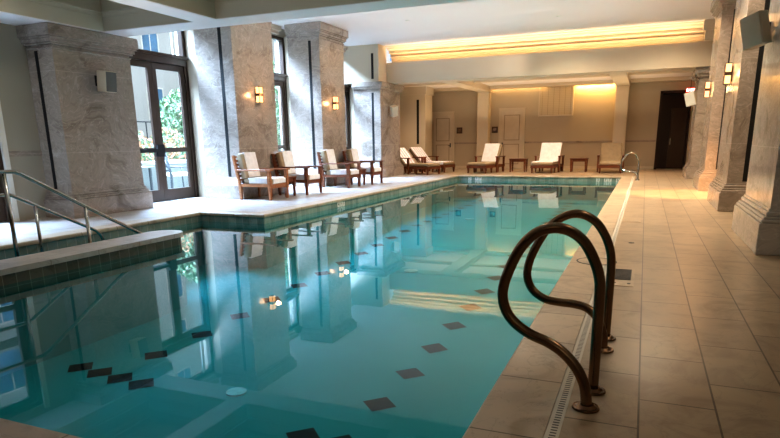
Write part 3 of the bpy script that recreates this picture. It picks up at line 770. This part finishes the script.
# ------------------------------------------------------------------ outside
pf = MB(); pf.box(-40, -10.15, -20, 70, -.15, -.01); struct(pf.build('patio', 'patio'), 'pale paved patio outside the windows', 'patio')
def building(name_label, x0, x1, y0, y1, h, wy, wz, win=(1.2, 1.7), step=(3.1, 3.2), balc=False, first=1.0):
    r = thing('building', name_label, 'building', ((x0+x1)/2, (y0+y1)/2, -.01))
    cx, cy = (x0+x1)/2, (y0+y1)/2
    MB().box(x0-cx, x1-cx, y0-cy, y1-cy, 0, h).build('wall', 'facade', r)
    z = first
    while z+win[1] < h:
        y = y0+.25
        while y+win[0] < y1:
            fr = MB(); e = .08
            fx = x1-cx
            fr.box(fx, fx+.05, y-cy-e, y-cy, z-e, z+win[1]+e); fr.box(fx, fx+.05, y-cy+win[0], y-cy+win[0]+e, z-e, z+win[1]+e)
            fr.box(fx, fx+.05, y-cy, y-cy+win[0], z-e, z); fr.box(fx, fx+.05, y-cy, y-cy+win[0], z+win[1], z+win[1]+e); fr.box(fx, fx+.04, y-cy+win[0]/2-.03, y-cy+win[0]/2+.03, z, z+win[1])
            wo = fr.build('window', 'white', r)
            MB().box(fx, fx+.02, y-cy, y-cy+win[0], z, z+win[1]).build('pane', 'extglass', wo)
            y += step[0]
        if balc:
            b = MB(); b.box(x1-cx, x1-cx+1.1, y0+.6-cy, y1-.6-cy, z-.35, z-.2); b.build('balcony', 'concrete', r)
            b = MB(); b.box(x1-cx+1.05, x1-cx+1.1, y0+.6-cy, y1-.6-cy, z-.2, z+.7); b.build('balustrade', 'extglass', r)
        z += step[1]
    return r
building('white rendered building with blue windows seen through the glass doors', -31, -25, 19, 62, 24, 0, 0, win=(1.1, 1.6), step=(3.4, 3.1), first=2.6)
building('pale apartment block with glass balconies mirrored in the pool', -30, -24, 4, 17.5, 24, 0, 0, win=(1.6, 1.9), step=(2.1, 3.0), balc=True, first=.6)
# leafy trees and flowering shrubs
def plant(kind, label, loc, h, r, nleaf, ls, mats, seed):
    rnd = random.Random(seed); t_ = thing(kind, label, 'tree' if 'tree' in kind else 'shrub', loc, 0, 'plants on the patio')
    m = MB(); m.tube([(0,0,0), (rnd.uniform(-.1,.1), rnd.uniform(-.1,.1), h*.5), (0,0,h*.8)], .05 if h > 2 else .025, 8); m.build('stem', 'darkdoor', t_)
    for mi, (mat, frac) in enumerate(mats):
        m = MB()
        for _ in range(int(nleaf*frac)):
            while True:
                p = Vector((rnd.uniform(-1,1), rnd.uniform(-1,1), rnd.uniform(-1,1)))
                if p.length < 1: break
            c = Vector((p.x*r, p.y*r, h*.55+p.z*h*.45)); e = Euler((rnd.uniform(0,6), rnd.uniform(0,6), rnd.uniform(0,6))).to_matrix()
            a = ls*rnd.uniform(.6, 1.3)
            q = [c+e@Vector(v) for v in ((-a,0,0),(0,-a*.4,0),(a,0,0),(0,a*.4,0))]; m.quad(*q)
        m.build('foliage' if mat == 'leaf' else 'blossom', mat, t_)
    return t_
plant('leafy_tree', 'light green leafy tree outside the glass doors, rightmost', (-13.5, 15.35, 0), 2.9, .75, 2600, .09, (('leaf', 1),), 1)
plant('leafy_tree', 'tall green tree visible through the slim window gap', (-14.0, 20.5, 0), 4.5, 1.3, 2600, .11, (('leaf', 1),), 3)
plant('flowering_shrub', 'orange flowering shrub in front of the light green tree', (-13.0, 14.1, 0), 1.75, .6, 1800, .06, (('leaf', .55), ('flower', .45)), 4)
plant('flowering_shrub', 'orange flowering shrub left of the patio chair', (-13.1, 12.8, 0), 1.7, .6, 1700, .06, (('leaf', .6), ('flower', .4)), 5)
plant('flowering_shrub', 'orange flowering shrub farther along the patio wall', (-14.8, 17.4, 0), 1.7, .75, 1500, .07, (('leaf', .6), ('flower', .4)), 6)
lw = thing('planter_wall', 'low white patio wall before the flowering shrubs', 'low wall', (-12.15, 14.5, 0))
MB().box(-.15, .15, -4.5, 8, 0, .72).build('wall', 'concrete', lw); MB().box(-.2, .2, -4.55, 8.05, .72, .80).build('coping', 'facade', lw)
# patio railing on the building side
rl = thing('patio_railing', 'thin metal railing before the white building', 'railing', (-17.5, 19, 0))
m = MB(); m.box(-.02,.02,-7,9,2.05,2.09); m.box(-.02,.02,-7,9,.98,1.02)
for k in range(17): m.box(-.015,.015,-7+k-.015,-7+k+.015,0,2.05)
m.build('bars', 'greymetal', rl)
# patio chair with crossed back
pc = thing('patio_chair', 'grey metal patio chair with crossed lattice back outside the glass doors', 'chair', (-11.25, 12.45, -.01), math.radians(155))
for sx in (-.25, .25):
    m = MB(); m.tube([(sx,-.25,0),(sx,-.22,.60)], .016); m.tube([(sx,-.22,.60),(sx,.22,.62)], .018); m.build('arm_frame', 'greymetal', pc)
    m = MB(); m.tube([(sx,.24,0),(sx,.22,.42),(sx,.34,1.02)], .028); m.build('leg', 'greymetal', pc)
m = MB(); m.tube([(-.25,.34,1.02),(.25,.34,1.02)], .03); m.tube([(-.25,.25,.55),(.25,.25,.55)], .025)
for a, b in (((-.25,.25,.55),(.25,.34,1.0)), ((.25,.25,.55),(-.25,.34,1.0)), ((-.25,.295,.78),(.25,.295,.78)), ((0,.25,.55),(0,.34,1.0))): m.tube([a, b], .02, 8)
m.build('lattice_back', 'greymetal', pc); m = MB(); rbox(m, -.25, .25, -.25, .24, .40, .47, .02); m.build('seat_cushion', 'beige', pc)
pc.scale = (1.2, 1.2, 1.12)
pt = thing('patio_table', 'small pale patio table beside the lattice chair', 'table', (-11.4, 11.0, -.01))
MB().box(-.4,.4,-.4,.4,.70,.74,None,.008).build('tabletop', 'concrete', pt)
for sx in (-.34,.34):
    for sy in (-.34,.34): MB().taper(sx, sy, 0, .70, .04, .05).build('leg', 'greymetal', pt)

# ------------------------------------------------------------------ camera
cam = bpy.data.cameras.new('camera'); co = bpy.data.objects.new('camera', cam); COL.objects.link(co)
yaw, pit, rol = .39852, .24463, -.014259
fwd = Vector((-math.sin(yaw)*math.cos(pit), math.cos(yaw)*math.cos(pit), -math.sin(pit)))
r0 = Vector((math.cos(yaw), math.sin(yaw), 0)); u0 = r0.cross(fwd)
rr = r0*math.cos(rol)+u0*math.sin(rol); uu = rr.cross(fwd)
mt = Matrix((rr, uu, -fwd)).transposed().to_4x4(); mt.translation = Vector((0, 0, 1.25)); co.matrix_world = mt
cam.sensor_fit = 'HORIZONTAL'; cam.sensor_width = 36; cam.lens = 36*594.66/780; cam.shift_y = (289.27-219)/780; cam.clip_start = .05; cam.clip_end = 300
S.camera = co

# ------------------------------------------------------------------ light
wd = bpy.data.worlds.new('sky'); S.world = wd; wd.use_nodes = True; nt = wd.node_tree; nt.nodes.clear()
o = nt.nodes.new('ShaderNodeOutputWorld'); bg = nt.nodes.new('ShaderNodeBackground'); nt.links.new(bg.outputs[0], o.inputs[0])
tc = nt.nodes.new('ShaderNodeTexCoord'); sp = nt.nodes.new('ShaderNodeSeparateXYZ'); rp = nt.nodes.new('ShaderNodeValToRGB')
nt.links.new(tc.outputs['Generated'], sp.inputs[0]); nt.links.new(sp.outputs[2], rp.inputs[0]); nt.links.new(rp.outputs[0], bg.inputs[0])
rp.color_ramp.elements[0].color = (.85, .92, 1, 1); rp.color_ramp.elements[1].color = (.35, .58, 1, 1)
bg.inputs[1].default_value = 1.3
def area(name, loc, rot, sx, sy, e, col, portal=False):
    L = bpy.data.lights.new(name, 'AREA'); L.shape = 'RECTANGLE'; L.size = sx; L.size_y = sy; L.energy = e; L.color = col
    if portal: L.cycles.is_portal = True
    if name == 'daylight': L.spread = math.radians(120)
    o = bpy.data.objects.new(name, L); COL.objects.link(o); o.location = loc; o.rotation_euler = rot; return o
for y0, y1, h in OPEN:
    # daylight entering high through the glass
    o = area('daylight', (-13.8, (y0+y1)/2, 8.9), (0, 0, 0), 5.5, (y1-y0)+2, 7500 if h > 4 else 6500, (.48, .66, 1))
    o.rotation_euler = (Vector((-8.3, (y0+y1)/2, 0))-o.location).to_track_quat('-Z', 'Y').to_euler()
sun = bpy.data.lights.new('sun', 'SUN'); sun.energy = 2.2; sun.color = (1, .95, .86); sun.angle = .03
o = bpy.data.objects.new('sun', sun); COL.objects.link(o); o.rotation_euler = Vector((-.55, .25, -.8)).to_track_quat('-Z', 'Y').to_euler()
# cove wash
area('cove_light', (-3.6, 20.36, 3.76), (PI, 0, 0), 9.6, .10, 120, (1, .68, .38)).rotation_euler = (PI+.45, 0, 0)
def spot(loc, e, col=(1, .80, .56), size=150, tgt=None, rad=.06, blend=1.0):  # ceiling downlights, plus added spots that only fill in light
    L = bpy.data.lights.new('downlight_and_fill', 'SPOT'); L.energy = e; L.color = col; L.spot_size = math.radians(size); L.spot_blend = blend; L.shadow_soft_size = rad
    o = bpy.data.objects.new('downlight_and_fill', L); COL.objects.link(o); o.location = loc
    if tgt: o.rotation_euler = (Vector(tgt)-Vector(loc)).to_track_quat('-Z', 'Y').to_euler()
    return o
for x in (-2.3, .4):
    for y in (11.2, 14.8, 18.4): spot((x, y, 4.36), 520)
for x in (-8.2, -5, -1.8): spot((x, 6, 3.85), 80, (1, .9, .75))
spot((1.3, 3.9, 3.85), 50); spot((1.0, -1, 3.15), 40)
spot((-3.6, 6.0, 3.85), 420, (1, .86, .74), 70, (-9.2, 8.3, 1.6)); spot((-2.3, 12.0, 4.36), 700, (1, .84, .70), 60, (-8.5, 12.6, 1.9))  # added fill spots aimed at the left column fronts
spot((-2.3, 16.5, 4.36), 600, (1, .84, .70), 60, (-8.5, 16.4, 1.9)); spot((-2.3, 19.4, 4.36), 350, (1, .84, .70), 50, (-8.5, 20.2, 1.6))  # further added fill for the left columns
for x in (-8, -3.8, .4): spot((x, 22.4, 3.38), 330, (1, .74, .52))
spot((-.3, 5.2, 3.6), 420, (1, .84, .66), 64, (1.15, 8.7, 2.3))  # added spot to brighten the nearest right column and its speaker
# unseen upward fill lights, added to brighten the ceilings
area('ceiling_fill', (-3.5, 14.6, 2.5), (PI, 0, 0), 7, 9, 105, (1, .86, .78))
area('ceiling_fill', (-4.5, 5.0, 2.3), (PI, 0, 0), 7, 5, 62, (1, .91, .86))
area('ceiling_fill', (-4.0, 23.6, 2.0), (PI, 0, 0), 9, 3.5, 105, (1, .74, .46))
# warm wash on end wall niche and on the third right column
area('niche_wash', (-2.0, BY-.10, 3.36), (0, 0, 0), 1.5, .08, 55, (1, .58, .16)).rotation_euler = (-.25, 0, 0)
area('niche_wash', (-5.2, BY-.10, 3.36), (0, 0, 0), 2.6, .08, 8, (1, .62, .25)).rotation_euler = (-.25, 0, 0)
spot((1.0, 14.3, 4.3), 2200, (1, .50, .20), 44, (1.0, 15.0, 0), .05, .8)
spot((1.1, 7.4, 3.1), 10, (1, .55, .25), 70, (1.4, 8.4, 1.0))

S.view_settings.view_transform = 'Standard'; S.view_settings.look = 'Medium High Contrast'; S.view_settings.exposure = 0.15
S.cycles.max_bounces = 10; S.cycles.diffuse_bounces = 5; S.cycles.glossy_bounces = 5; S.cycles.transparent_max_bounces = 12
S.cycles.caustics_reflective = False; S.cycles.caustics_refractive = False; S.cycles.sample_clamp_indirect = 6; S.cycles.use_denoising = True
